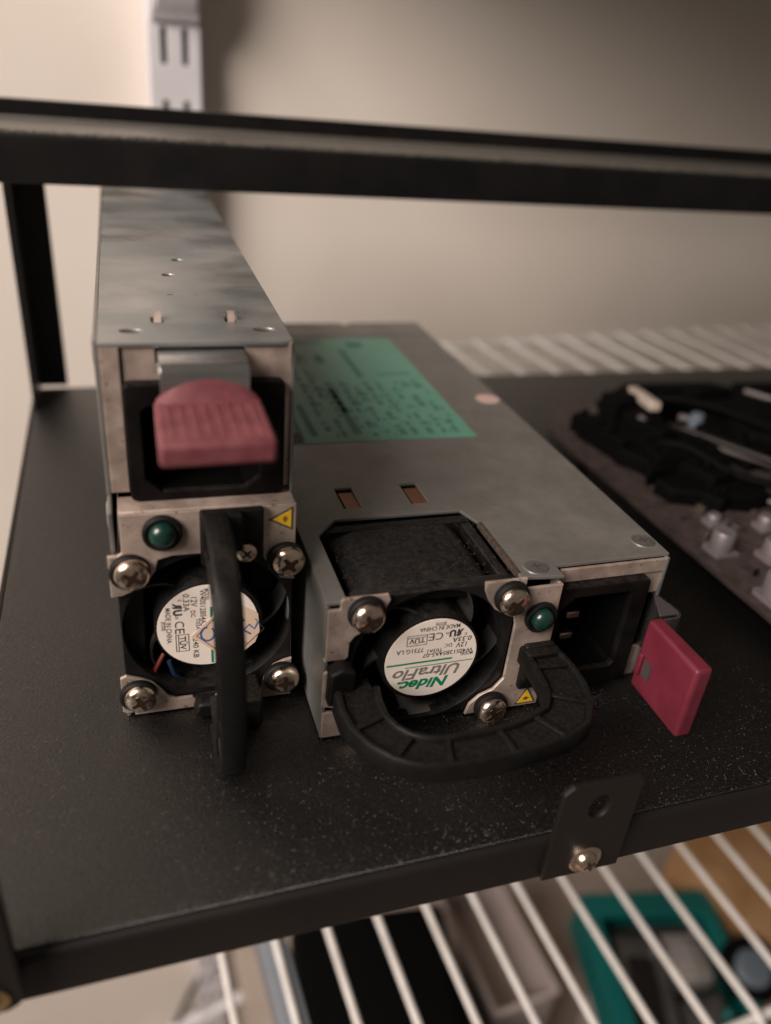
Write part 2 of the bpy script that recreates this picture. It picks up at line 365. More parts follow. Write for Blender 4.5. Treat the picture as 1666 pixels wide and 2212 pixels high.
# ------------------------------------------------------------------ power supplies
T, W, LEN = 38.0, 86.0, 186.0
def psu(root, d, dx, left):
    F = -d                                            # plane of the fan plate
    X = lambda v: v+dx
    # ---- case
    ys = [22, 28.5]
    topo = [(0, F), (4.4, F), (4.4, 22), (9.9, 28.5), (43.2+dx, 28.1), (45.6+dx, 21.5), (45.6+dx, F+1.4), (55.9+dx, F+.2), (55.9+dx, .4), (86, .4), (86, LEN), (56, LEN), (53.6, LEN-3.6), (51.2, LEN), (0, LEN)]
    holes = [[(13.5, 33.5), (18, 33.5), (18, 44), (13.5, 44)], [(31.3, 33.3), (35.8, 33.3), (35.8, 44), (31.3, 44)]]
    sheet('top_cover', 'zinc', [topo]+holes, 'xy', T-.45, .9, root, .2)
    sheet('side_panel', 'zinc', [[(F-.2, .3), (F-.2, 22.5), (F+.6, 23), (F+.6, 36.4), (1, 37), (LEN-.5, 37), (LEN-.5, .3)]], 'yz', .5, .9, root, .2)
    sheet('bottom_panel', 'zinc', [[(1, F+1), (85, .5), (85, LEN-.5), (1, LEN-.5)]], 'xy', .45, .8, root, .15)
    rh = [circ(66, 18.3, 1.35, 16), circ(50.5, 21.5, 1.35, 16), slot_loop(6.9, 31, 1.25, 2.1, 16), slot_loop(7.4, 5.2, 1.25, 2.1, 16)]
    for yc, zc in ((14.3, 25.7), (14.5, 11)): rh.append([(yc-1.9, zc-1.1), (yc+1.9, zc-1.1), (yc+1.9, zc+1.1), (yc-1.9, zc+1.1)])
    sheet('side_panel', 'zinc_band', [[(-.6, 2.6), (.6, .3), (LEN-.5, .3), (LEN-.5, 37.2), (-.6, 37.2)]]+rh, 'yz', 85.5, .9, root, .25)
    MB().box(.9, 85.1, LEN-1.2, LEN-.4, .9, 37.2).build('back_panel', 'zinc', root)
    MB().box(4, 84.4, 29.5, LEN-3, 1.5, 34.6).build('inner_shade', 'dark', root)  # near-black filler boxes stand for the unlit inside of the case
    MB().box(59, 84.4, 17.2, 29.4, 1.5, 34.6).build('inner_shade', 'dark', root)
    for yc, zc in ((14.3, 25.7), (14.5, 11)):         # lanced bridges standing out of the side panel
        MB().strip([[(85.2, yc-1.9, zc-.75), (85.2, yc-1.9, zc+.75)], [(87.1, yc-1, zc-.75), (87.1, yc-1, zc+.75)], [(87.7, yc, zc-.75), (87.7, yc, zc+.75)], [(87.1, yc+1, zc-.75), (87.1, yc+1, zc+.75)], [(85.2, yc+1.9, zc-.75), (85.2, yc+1.9, zc+.75)]]).build('bridge_lance', 'zinc_front', root)
    for xc in (15.75, 33.55):                          # louvres bent down in the two slots, warm reflection painted on
        MB().prism([(33.6, 37.7), (33.6, 37.1), (42.3, 36.9), (42.3, 37.5)], xc-1.6, xc+2.25, 'x').build('louvre_tab', 'warm_reflection', root, .1)
    # folded front lip of the cover and inlet frame
    sheet('cover_lip', 'zinc_front', [[(X(57.2), 33.4), (X(57.2), 37.0), (85.8, 37.0), (85.8, 33.4)]], 'xz', -.1, .9, root, .2)
    fr = [(X(56.1), .6), (85.6, .6), (85.6, 10), (81.6, 10.2), (81.6, 26.8), (85.6, 27), (85.6, 32.9), (X(56.1), 32.9)]
    sheet('inlet_frame', 'zinc_front', [fr, rrect(X(56.6), X(80.9), 2.6, 32.7, 1)], 'xz', .5, .9, root, .2)
    # ---- fan plate: bar between fan and inlet with its corner ears
    def q(p): return [(u+dx if u > .6 else max(u, u), v) for u, v in p]
    ear = [(.3, 22.8), (5.4, 22.6), (6.1, 23.3), (6.2, 27), (7.2, 28.6), (9.5, 30.0), (12, 32.0), (13.4, 34.5), (14.6, 37.4), (14.0, 38.7), (4.3, 38.8), (3.7, 38.1), (3.7, 36.2), (.3, 36.2)]
    sheet('fan_plate_ear', 'zinc_front', [q(ear)], 'xz', F, .9, root, .2)
    arc1 = [(X(44.6), 29.0), (X(42), 29.6), (X(39.5), 31.2), (X(37.6), 33.8), (X(36.4), 36.6), (X(36.2), 38.8)]
    main = [(X(36.6), .3), (X(55.8), .3), (X(55.8), 36.0), (X(46.9), 36.0), (X(46.3), 36.8), (X(46.3), 38.8)]+arc1[::-1]+[(X(45.4), 26), (X(45.3), 10), (X(43), 7), (X(39.6), 5.6), (X(37.4), 3.4)]
    sheet('fan_plate', 'zinc_front', [main, circ(X(51.4), 27.8, 3.3, 24)], 'xz', F, .9, root, .2)
    sheet('fan_plate_ear', 'zinc_front', [[(.3, .3), (X(14), .3), (X(13.6), 2.2), (X(12.5), 4.6), (X(10), 6.4), (X(6), 7.6), (.3, 8)]], 'xz', F, .9, root, .2)
    sheet('fan_plate_ear', 'zinc_front', [[(-.4, 11.4), (-.4, 20.6), (.8, 21.6), (3.6, 20.8), (4.8, 17), (4.4, 12.2), (2.4, 10.6)], circ(1.6, 16.4, .8, 12), circ(2.4, 19, .6, 10)], 'xz', F-1.6, .9, root, .2)
    MB().box(X(55.1), X(55.9), F+.5, .1, .5, 36).build('fan_plate_flange', 'zinc_front', root, .15)
    # ---- fan
    fx, fz = X(25.9), 18.9
    ft = F+.7
    sheet('fan_housing', 'fan', [rrect(fx-19.9, fx+19.6, .4, 37.6, 2.2), circ(fx, fz, 18.3, 48)], 'xz', ft+1.8, 3.4, root, .25)
    sheet('fan_housing', 'fan', [rrect(fx-19.9, fx+19.6, .4, 37.2, 2.2), circ(fx, fz, 17.9, 48)], 'xz', 25.5, 3.0, root, .25)
    MB().lathe([(18.9, ft+3.2), (18.5, ft+4.6), (18.4, 20), (18.7, 24)], (fx, 0, fz), 'y', 56, caps=False).build('fan_barrel', 'fan', root, 0, 60)
    MB().prism([(fx-18.6, 33), (fx-18.2, 34.6), (fx-15.6, 36.2), (fx-12, 37.3), (fx+11, 37.3), (fx+13.6, 36), (fx+14.6, 34.2), (fx+14.6, 32)], ft+3.4, 23.9, 'y').build('fan_rib', 'fan', root, .5)
    MB().box(fx+15.8, fx+18.6, ft+3.4, 23.9, 33, 36.9).build('fan_rib', 'fan', root, .5)
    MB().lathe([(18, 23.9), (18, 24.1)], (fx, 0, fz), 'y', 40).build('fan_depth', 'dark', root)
    MB().lathe([(11.7, 15), (11.9, F+1.2), (11.75, F+.45), (11.35, F+.2), (3, F+.2)], (fx, 0, fz), 'y', 56).build('fan_hub', 'fan', root, 0, 40)
    sv = MB()
    for k in range(5):                                 # curved stator vanes from hub to barrel
        a0 = rad(33+72*k)
        rows = []
        for j in range(7):
            r = 11.4+7.0*j/6; a = a0+rad(34)*(j/6)**1.3
            c_, s_ = math.cos(a), math.sin(a)
            rows.append([(fx+r*c_-.0*s_, ft+2.0+j*.25, fz+r*s_), (fx+r*c_-1.1*s_, ft+2.3+j*.25, fz+r*s_+1.1*c_), (fx+r*c_-1.6*s_, ft+9, fz+r*s_+1.6*c_), (fx+r*c_-.5*s_, ft+9, fz+r*s_+.5*c_)])
        MB().strip(rows, closed=True).build('fan_vane', 'vane', root, 0, 50)
    for k in range(7):
        a0 = 2*math.pi*k/7; rows = []
        for j in range(5):
            r = 11.4+6.5*j/4; c_, s_ = math.cos(a0), math.sin(a0)
            rows.append([(fx+r*math.cos(a0+t), 10+t*9, fz+r*math.sin(a0+t)) for t in (0, .25, .5, .75)])
        MB().strip(rows).build('fan_blade', 'fan', root, 0, 60)
    MB().box(X(45.1), X(46.3), F+3, 21.4, 36.8, 38.25).build('foam_strip', 'foam', root, .2)
    # ---- hub label (printed upside down as the unit lies)
    lab = sheet('fan_label', 'label', [circ(fx, fz+.3, 11.0, 56)], 'xz', F+.12, .16, root, .03)
    lp_ = F+.02
    ul = lambda u, v: (fx-u, lp_-.02, fz+.3-v)
    TX = text_mesh
    printing('brand_lettering', 'green_ink', [TX('Nidec.', 12.4, 3.0, 1.3, 7.2, .3, .035), quad2(-5.1, 10.6, .45, .95)], ul, lab)
    printing('pale_rule', 'pale_green_ink', [quad2(-10.4, 6.1, 1.75, 2.05)], ul, lab)
    printing('grey_lettering', 'grey_ink', [TX('UltraFlo', 16.2, 3.1, .8, 3.9, .3, .02)], ul, lab)
    s = [TX('MODEL', 3.2, .9, -8.5, -.1, 0, .008), TX('W40S12BS4A5-07', 12.2, 1.2, -3.9, -1.05, 0, .008), TX('T03A1', 3.6, .95, -.6, -2.2, 0, .008),
         TX('12V', 2.7, 1.4, -6.9, -2.9, .1, .01), TX('DC', 1.8, 1.0, -3.7, -3.2, 0, .008), TX('2240 KB' if left else '7731G LA', 6.4, 1.25, 5.4, -2.85, 0, .008),
         TX('0.33A', 4.6, 1.35, -6.9, -4.55, .1, .01), TX('R', 1.7, 2.0, -6.2, -6.5, -.15, .06, True), TX('U', 1.6, 2.0, -4.4, -6.5, 0, .06),
         TX('c', .6, .7, -7.6, -5.9), TX('us', 1.0, .6, -3.2, -6.7), TX('C', 1.7, 2.0, -1.2, -6.2), TX('E', 1.4, 2.0, .7, -6.2),
         TX('TÜV', 3.7, 1.7, 4.0, -5.5, 0, .02), TX('MADE IN CHINA', 9.6, 1.15, -1.1, -8.5, 0, .008), TX('RoHS', 1.7, .6, -1.2, -9.75)]
    for a, b in (((1.7, -4.35), (6.3, -4.35)), ((1.7, -7.1), (6.3, -7.1)), ((1.7, -4.35), (1.7, -7.1)), ((6.3, -4.35), (6.3, -7.1)), ((1.7, -6.55), (6.3, -6.55)), ((-2.3, -9.3), (-.1, -9.3)), ((-2.3, -9.3), (-2.3, -10.15)), ((-.1, -9.3), (-.1, -10.15))):
        s.append(stroke2([a, b], .16))
    printing('small_lettering', 'ink', s, ul, lab)
    if left:                                           # diamond sticker with blue pen figures
        ux, uz = fx-2.4, fz-4.5
        dm = sheet('diamond_sticker', 'sticker', [[(ux-8.6, uz), (ux-3.6, uz-5.6), (ux-.5, uz-6.6), (ux+4.5, uz-6.2), (ux+9.0, uz), (ux, uz+8.6)]], 'xz', F-.02, .1, root, .02)
        dl = lambda u, v: (ux+u, F-.09, uz+v)
        printing('sticker_border', 'ink', [stroke2([(-7.6, .2), (0, 7.4), (7.9, .2)], .22), stroke2([(-7.6, -.2), (0, -7.6), (3.0, -5.6)], .22), stroke2([(-4, -4), (4, 4)], .14)], dl, dm)
        printing('pen_figures', 'blue_ink', [stroke2([(.2+1.9*math.cos(t*.4), 5.0+1.5*math.sin(t*.4)) for t in range(15)], .5),
                 stroke2([(-1.2, -4.6), (.2, -3.0), (1.6, -4.2), (.2, -5.4), (1.9, -6.2)], .5), stroke2([(2.6, -3.2), (4.2, -2.4), (3.2, -1.0), (5.4, -1.6)], .45)], dl, dm)
        MB().tube([(fx-19, F+4, 27), (fx-16.5, F+3.2, 30), (fx-13.5, F+3, 31.3), (fx-10.5, F+5, 29)], .6, 8).build('fan_lead', 'red_wire', root, 0, 60)
        MB().tube([(fx-19, F+5, 24.5), (fx-15.5, F+3.6, 27), (fx-12, F+4, 28)], .6, 8).build('fan_lead', 'blue_wire', root, 0, 60)
    # ---- screws on rubber grommets
    for i, (sx, sz) in enumerate(((9.2, 35.0), (42.7, 34.6), (9.4, 2.6), (42.6, 2.4))):
        g = MB().lathe([(4.0, 0), (4.15, -.4), (4.1, -1.3), (3.7, -1.7), (1, -1.7)], (X(sx), F-.4, sz+.1), 'y', 32).build('grommet', 'rubber', root, 0, 40)
        phillips('screw', root, X(sx)+.1, sz-.35, F-2.0, 3.6, 2.0, 'screw', 0, 25+33*i)
    for (sx, sy) in ((50.5+dx*.6, .6), (82.4, 6.4)):     # flat countersunk screws in the cover
        c = MB().lathe([(2.9, 38.0), (2.9, 38.22), (2.5, 38.34), (.4, 38.36)], (sx, sy, 0), 'z', 28).build('cover_screw', 'pale_screw', root, 0, 30)
        k = MB(); k.box(sx-1.25, sx+1.25, sy-.3, sy+.3, 38.2, 38.40); k.box(sx-.3, sx+.3, sy-1.25, sy+1.25, 38.2, 38.405); k.build('recess_shade', 'grey_metal', c)  # dark cross laid on the head for the shaded recess
    if left: phillips('handle_screw', root, X(46.6), 11.2, F-3.2, 2.1, 1.0, 'screw', 0, 40)
    # ---- indicator light
    bz = MB().lathe([(3.1, .6), (4.0, -.2), (4.0, -1.2), (3.6, -1.5), (3.0, -1.3), (2.7, .4)], (X(51.4), F-.3, 27.8), 'y', 32, caps=False).build('lamp_bezel', 'rubber', root, 0, 40)
    MB().lathe([(2.75, .6), (2.75, -1.5), (2.55, -2.3), (2.0, -3.0), (1.2, -3.4), (.3, -3.5)], (X(51.4), F-.3, 27.8), 'y', 28).build('indicator_lamp', 'led', root, 0, 50)
    # ---- warning triangle
    tx, tz = X(52.4), 3.4
    wt = sheet('warning_triangle', 'ink', [[(tx-2.9, tz-2.4), (tx+2.9, tz-2.4), (tx, tz+2.9)]], 'xz', F-.52, .1, root, .02)
    yl = sheet('yellow_field', 'yellow', [[(tx-2.2, tz-2.0), (tx+2.2, tz-2.0), (tx, tz+2.0)]], 'xz', F-.6, .08, wt, .02)
    printing('warning_mark', 'ink', [([(-.5, -1.3), (.5, -1.3), (.45, -.2), (-.45, -.2)], [(0, 1, 2, 3)]), ([(-.9, -.5), (.9, -.5), (.9, -.9), (-.9, -.9)], [(0, 1, 2, 3)])], lambda u, v: (tx+u, F-.66, tz+v), wt).active_material = M['brown_mark']
    # ---- handle: I-section loop
    out = [(1.9, F-6.2), (1.8, F-7.5), (1.6, F-11), (2.4, F-16), (4.8, F-20.6), (8.4, F-24.4), (13, F-27), (19, F-28.2), (26, F-28.5), (33, F-28.4), (39.5, F-27.6), (46, F-26.8), (52.2, F-24.2), (56.2, F-19.2), (57.8, F-13.4), (58, F-8), (57.4, F-4), (56.4, F-.9)]
    inn = [(12.0, F-6.2), (11.7, F-7.5), (11.4, F-10), (11.4, F-13.4), (12.8, F-16.6), (15, F-18.9), (17.6, F-20.2), (21, F-20.8), (26, F-20.9), (32, F-20.7), (36.6, F-20.2), (40.6, F-19), (44.2, F-17.6), (46.4, F-14.6), (47.2, F-11), (47.6, F-7), (47.8, F-4), (47.9, F-.9)]
    st_ = lambda b: F+(b-F)*1.11
    out = [(X(a)-.4, st_(b)) for a, b in out]; inn = [(X(a)-.4, st_(b)) for a, b in inn]
    z0, z1 = 15.0, 20.0
    lerp = lambda i, t: (out[i][0]*(1-t)+inn[i][0]*t, out[i][1]*(1-t)+inn[i][1]*t)
    n = len(out)
    sec = [(0, z0+.6), (0, z1-.6), (.05, z1), (.13, z1), (.16, z1-.3), (.18, z1-1.2), (.82, z1-1.2), (.84, z1-.3), (.87, z1), (.95, z1), (1, z1-.6), (1, z0+.6), (.95, z0), (.86, z0), (.81, z0+2.2), (.19, z0+2.2), (.14, z0), (.05, z0)]
    hb = MB(); hb.strip([[(*lerp(i, t), zz) for t, zz in sec] for i in range(n)], closed=True)
    k = len(sec); hb.f.append(tuple(range(k))); e = (n-1)*k; hb.f.append(tuple(range(e+k-1, e-1, -1)))
    hd = hb.build('handle', 'handle', root, 0, 42)
    for i in (3, 5, 7, 9, 11, 13, 15):
        a, b = Vector(lerp(i, .1)), Vector(lerp(i, .9)); t = (Vector(lerp(i+1, .5))-Vector(lerp(i-1, .5))).normalized()*.65
        poly = [(a.x-t.x, a.y-t.y), (b.x-t.x, b.y-t.y), (b.x+t.x, b.y+t.y), (a.x+t.x, a.y+t.y)]
        MB().prism(poly, z0+.9, z1-.3, 'z').build('handle_rib', 'handle', hd, .15)
    MB().box(X(43.4 if left else 48.6), X(56.2), F-2.4, F-.5, 7.4, 20.4).build('handle_mount', 'handle', root, .5)
    MB().box(X(47.8), X(56.6), F-5, F-2.3, 12, 20.2).build('handle_mount', 'handle', root, .5)
    MB().prism([(.2, 13.4), (X(7), 13), (X(7), 22.2), (X(4), 23.4), (.4, 22.2)], F-4.6, F-.5, 'y').build('handle_clamp', 'handle', root, .7)
    MB().box(X(3), X(11), F-9.5, F-.5, 8.4, 17.2).build('handle_mount', 'handle', root, .6)
    # ---- power inlet
    op = [(X(60.4), 7.4), (X(75.6), 7.4), (X(76.6), 8.6), (X(76.6), 29), (X(75.6), 30.2), (X(61.2), 30.2), (X(58.0), 27), (X(58.0), 10.4)]
    pi = sheet('power_inlet', 'inlet', [rrect(X(56.2), X(81.2), 2.3, 33.3, 1.2), op], 'xz', -1.5, 2.9, root, .4)
    cx_ = sum(a for a, b in op)/8
    wl = MB(); wl.strip([[(a, yy, b) for a, b in op] for yy in (-1.2, 16.5)], closed=True)
    wl.f.append(tuple(range(8, 16)))
    wl.build('inlet_well', 'deep_black', pi, 0)
    for px, pz in ((X(66.4), 12.4), (X(66.4), 25.8), (X(67), 19.0)):
        MB().box(px-1.9, px+1.9, 4.5, 16, pz-1, pz+1).build('pin', 'pin', pi, .35)
    # ---- latch: spring strip bent across the inlet, with a ribbed release tab
    pk = 'pink_pale' if left else 'pink'
    lx = 0 if left else 1.6; tx_, tz_ = (-1.1, 1.2) if left else (1.6, 0.)
    pth = [(84.3, 9), (84.3, 1), (84.5+lx*.6, -3), (84.7+lx, -7.6), (84.5+lx, -8.7), (83.8+lx, -9.5), (82.7+lx, -9.9), (77+lx, -10.0)]
    lm = MB(); rows = []
    for i, (a, b) in enumerate(pth):
        p0 = Vector(pth[max(i-1, 0)]); p1 = Vector(pth[min(i+1, len(pth)-1)]); tt = (p1-p0).normalized(); nn = Vector((-tt.y, tt.x))*.3
        rows.append([(a+nn.x, b+nn.y, 10.4), (a+nn.x, b+nn.y, 26.6), (a-nn.x, b-nn.y, 26.6), (a-nn.x, b-nn.y, 10.4)])
    lm.strip(rows, closed=True); lm.f += [(0, 1, 2, 3), tuple(len(lm.v)-4+k for k in (3, 2, 1, 0))]
    la = lm.build('latch_spring', 'bright_steel', root, .12, 50)
    if not left: MB().prism([(84.8+lx, -8.6), (84.6, .2), (80.6, -8.6)], 26.0, 26.6, 'z').build('latch_gusset', 'grey_metal', root, .1)
    a0 = rad(0 if left else 2)
    def rt(p, px=77.5, py=-10):                         # the lying unit's tab leans outwards a little
        u, v = p[0]-px, p[1]-py; c_, s_ = math.cos(-a0), math.sin(-a0); return (px+tx_+u*c_+v*s_, py-u*s_+v*c_)
    def tpoly(p): return [rt(v) for v in p]
    body = tpoly([(75.2, -9.3), (79.4, -9.3), (79.0, -28.4), (74.4, -28.4)])
    tbm = MB(); tbm.prism(body, 7.0+tz_, 26.8+tz_, 'z')
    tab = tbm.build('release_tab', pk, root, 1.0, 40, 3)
    ar_ = MB(); rows = []
    for j in range(17):
        zz = 7.5+tz_+18.8*j/16; hgt = 79.2+4.4*math.sin(math.pi*j/16)**.75
        rows.append([(*rt((78, -9.2)), zz), (*rt((hgt, -9.2)), zz), (*rt((hgt+.2, -10.0)), zz), (*rt((79.2+(hgt-79.2)*.45, -11.2)), zz), (*rt((78.6, -12.4)), zz)])
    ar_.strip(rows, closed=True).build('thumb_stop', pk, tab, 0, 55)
    for j in range(8):
        zz = 9.3+tz_+2.15*j
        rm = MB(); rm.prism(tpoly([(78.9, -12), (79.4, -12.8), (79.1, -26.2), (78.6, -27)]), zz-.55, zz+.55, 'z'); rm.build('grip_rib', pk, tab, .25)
    sl = MB(); sl.prism(tpoly([(75.6, -12.4), (74.85, -12.4), (74.7, -15.2), (75.6, -15.2)]), 12.4+tz_, 17+tz_, 'z'); sl.build('tab_slot', 'grey_metal', tab)
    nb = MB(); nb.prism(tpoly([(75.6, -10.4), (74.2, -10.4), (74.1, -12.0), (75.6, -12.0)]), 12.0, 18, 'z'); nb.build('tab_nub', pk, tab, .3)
    return root
M['grey_metal'] = mat('dull_grey_metal', (.12, .10, .10), .5, .6)
M['brown_mark'] = mat('brown_mark', (.30, .16, .01), .6)

grp = None
r1 = empty('power_supply', (0, 0, .3), (0, 0, 0), 'power supply lying flat on the tray with a green label and a white fan sticker', 'power supply', None)
psu(r1, 4.0, -.8, False)
a = rad(-.8)
r2 = empty('power_supply', (-41.085+T*math.cos(a), 19.461+T*math.sin(a), .2), (0, rad(-90), a), 'power supply standing upright on its side, red tab above its fan', 'power supply', None)
psu(r2, 7.0, -2.6, True)

# product label on the lying unit
gl = sheet('product_label', 'green_label', [[(2, 71.5), (65.2, 70.2), (66.4, 165), (2, 165)]], 'xy', T+.06, .1, r1, .02)
pr = []
random.seed(11)
for j in range(10):                                   # columns of fine print running along the unit
    x0 = 20+j*4.4+random.uniform(-.3, .3)
    y = 74.0
    yend = 118 if j > 1 else 150
    while y < yend:
        l = random.uniform(1.2, 5.2)
        if random.random() < .8: pr.append(quad2(x0, x0+random.uniform(1.2, 2.3), y, min(y+l, yend)))
        if random.random() < .5: pr.append(quad2(x0+2.4, x0+3.2, y, y+l*.7))
        y += l+random.uniform(.7, 2.0)
for x0, x1, y0, y1 in ((28, 30.5, 76, 112), (42, 44.2, 122, 152), (31, 34, 138, 146), (50, 62, 124, 125.5), (22, 38, 160, 162), (47, 53, 154, 160), (15, 17, 76, 100), (11, 12.6, 74, 96), (6, 8.6, 75, 118)):
    pr.append(quad2(x0, x1, y0, y1))
printing('label_print', 'green_print', pr, lambda u, v: (u, v, T+.14), gl)['kind'] = 'stuff'
sheet('dark_sticker_block', 'ink', [[(5, 72), (12, 72), (11.6, 79), (5, 79)]], 'xy', T+.16, .05, gl, .01)
sp = sheet('round_sticker', 'pink_spot', [circ(81.2, 98.8, 4.1, 28)], 'xy', T+.06, .1, r1, .02)
# fold line of the cover near the back
MB().box(.6, 85.4, 168.2, 168.9, T-.1, T+.22).build('cover_seam', 'zinc', r1, .05)

# ------------------------------------------------------------------ dust and lint lying on the tray and on the lying unit
M['lint'] = mat('pale_lint', (.105, .095, .081), .9)
M['dark_lint'] = mat('grey_lint', (.055, .048, .04), .9)
random.seed(33)
def lint(name, n, area, z, lmin, lmax, parent=None, m='lint'):
    mb = MB()
    for k in range(n):
        x, y = area()
        if x is None: continue
        l = random.uniform(lmin, lmax)*(1 if random.random() < .93 else 2.2); a_ = random.uniform(0, math.pi); w_ = random.uniform(.03, .075); c_, s_ = math.cos(a_), math.sin(a_)
        b_ = random.uniform(-.35, .35)*l; zz = z+.03; i0 = len(mb.v)
        P = [(-l/2, 0), (0, b_), (l/2, 0)]
        for j, (u, v) in enumerate(P):
            for sg in (-1, 1): mb.v.append((x+u*c_-(v+sg*w_)*s_, y+u*s_+(v+sg*w_)*c_, zz+(.12 if j == 1 else 0)))
        for j in range(2): mb.f.append((i0+2*j, i0+2*j+1, i0+2*j+3, i0+2*j+2))
    o = mb.build(name, m, parent, 0, 0); o['kind'] = 'stuff'; return o
def on_tray():
    x, y = -70+190*random.random()**2.3, -39+170*random.random()**1.6
    return (x, y) if not (-43 < x < 88 and y > -2) else (None, None)
rkp(lint('lint', 7500, on_tray, 0, .12, .6))
lint('lint', 260, lambda: (random.uniform(6, 44), random.uniform(0, 23)), 37.35, .2, .8, r1, 'dark_lint')
lint('lint', 120, lambda: (random.uniform(2, 84), random.uniform(30, 90)), T, .15, .4, r1)

# ------------------------------------------------------------------ circuit board on the right of the tray
pb = empty('circuit_board', (134, 0, 0), (0, 0, rad(1.2)), 'dusty brown circuit board with black connectors lying on the right of the tray', 'circuit board')
bd = sheet('board', 'pcb', [[(0, -60), (250, -60), (250, 168), (20, 168), (8, 150), (0, 138)]], 'xy', 6.2, 1.7, pb, .15)
for x, y in ((10, -40), (12, 125), (150, 120)):
    MB().lathe([(3.2, .2), (3.2, 5.2)], (x, y, 0), 'z', 6).build('standoff', 'grey_metal2', pb)
def capac(x, y, r, h):
    o = MB().lathe([(r, 8.2), (r, 7+h-.6), (r-.5, 7+h), (r-1, 7+h-.1), (.3, 7+h-.15)], (x, y, 0), 'z', 24).build('capacitor', 'cap', pb, 0, 40)
    MB().prism([(x-r-.8, y-r-.8), (x+r+.8, y-r-.8), (x+r+.8, y+r-.4), (x+r-.4, y+r+.8), (x-r+.4, y+r+.8), (x-r-.8, y+r-.4)], 7.1, 8.4, 'z').build('capacitor_base', 'cap_base', o, .15)
for x, y, r, h in ((8, 14, 4.2, 9), (9, 40, 3.6, 8), (24, 33, 3.6, 7), (30, 10, 4.2, 9), (48, 24, 4.2, 9), (6, -6, 3.2, 6), (19, 56, 2.4, 4), (36, 50, 2.8, 5)): capac(x, y, r, h)
def conn(x0, x1, y0, y1, h, m='black', bev=.5, name='connector'):
    return MB().box(x0, x1, y0, y1, 7.1, 7.1+h).build(name, m, pb, bev)
random.seed(21)
def block(x, y, wx, wy, h, rz, m='deep_black', z=7.1):
    o = MB().box(-wx/2, wx/2, -wy/2, wy/2, 0, h).build('connector', m, pb, .5); o.location = (x*S, y*S, z*S); o.rotation_euler = (0, 0, rad(rz)); return o
for x, y, wx, wy, h, rz in ((16, 118, 12, 26, 9, 8), (24, 96, 14, 20, 11, -6), (34, 80, 14, 16, 9, 12), (14, 134, 8, 8, 7, 20), (32, 116, 10, 22, 12, 4), (44, 98, 12, 26, 9, -10),
                            (52, 142, 46, 12, 12, 3), (40, 130, 16, 10, 8, 14), (74, 128, 16, 22, 10, -12), (66, 104, 14, 30, 8, 8), (92, 110, 22, 34, 13, 2), (110, 76, 34, 30, 12, 6), (84, 66, 20, 26, 9, -8), (70, 40, 16, 22, 8, 15), (118, 140, 30, 24, 11, -5), (27, 66, 8, 9, 6, 25)):
    cb_ = block(x, y, wx, wy, h, rz)
    for k in range(4): 
        t = MB().box(-wx*.12, wx*.12, -wy*.09, wy*.09, h, h+random.uniform(.8, 2.2)).build('key', 'deep_black', cb_, .2); t.location = (random.uniform(-.3, .3)*wx*S, random.uniform(-.35, .35)*wy*S, 0)
for poly_, zt in (([(30, 140), (34, 152), (54, 166), (100, 163), (108, 152), (62, 150), (46, 140), (40, 134)], 15), ([(24, 128), (34, 130), (40, 112), (36, 96), (30, 88), (11, 84), (16, 92), (10, 104), (18, 110), (16, 122)], 14),
                  ([(11, 80), (30, 84), (52, 78), (48, 62), (38, 60), (24, 66), (12, 71)], 13), ([(72, 132), (96, 138), (128, 122), (118, 92), (92, 84), (70, 100)], 18), ([(66, 76), (90, 78), (112, 64), (96, 44), (72, 52)], 14)):
    MB().prism(poly_, 7.2, zt, 'z').build('connector_block', 'deep_black', pb, 1.0)
for (x0, y0, x1, y1, zz, r_) in ((48, 110, 92, 40, 13, 1.3), (60, 132, 84, 112, 12, 1.6), (28, 86, 60, 48, 9.5, .9), (100, 140, 128, 86, 19, 1.2)):
    MB().tube([(x0, y0, zz), ((x0+x1)/2, (y0+y1)/2, zz+.3), (x1, y1, zz)], r_, 8).build('board_rail', 'cap_base', pb, 0, 50)
for x, y in ((46, 146), (30, 118), (84, 118), (108, 108), (80, 62)):
    MB().lathe([(2.2, 14), (2.2, 19.2), (1.4, 19.8)], (x, y, 0), 'z', 12).build('board_screw', 'cap', pb, 0, 40)
for path in (((30, 150, 12), (48, 132, 21), (64, 118, 22), (90, 92, 18), (124, 60, 20)),
             ((20, 104, 14), (30, 92, 19), (42, 72, 15), (60, 52, 17), (90, 22, 14))):
    P = [Vector(p) for p in path]; pts = []
    for k in range(len(P)-1):
        for q_ in range(6):
            t = q_/6; p0, p1, p2, p3 = P[max(k-1, 0)], P[k], P[k+1], P[min(k+2, len(P)-1)]
            pts.append(.5*((2*p1)+(p2-p0)*t+(2*p0-5*p1+4*p2-p3)*t*t+(3*p1-p0-3*p2+p3)*t**3))
    MB().tube(pts+[P[-1]], 1.7, 10).build('lead', 'deep_black', pb, 0, 60)
def conn(x0, x1, y0, y1, h, m='black', bev=.5, name='connector'):
    return MB().box(x0, x1, y0, y1, 7.1, 7.1+h).build(name, m, pb, bev)
c_ = MB(); c_.box(-2.4, 2.4, -13, 13, 0, 4)
iv = c_.build('connector_latch', 'ivory', pb, .8); iv.location = (42*S, 135*S, 18*S); iv.rotation_euler = (rad(-6), 0, rad(-14))
MB().lathe([(3.4, 7), (3.0, 16), (2.6, 18), (1, 18.3)], (60, 121, 0), 'z', 16).build('jumper_post', 'blue_grey', pb, 0, 40)
MB().tube([(46, 112, 16), (62, 84, 15.5), (80, 52, 15)], 1.6, 8).build('board_bar', 'lip', pb, 0, 50)
random.seed(5)
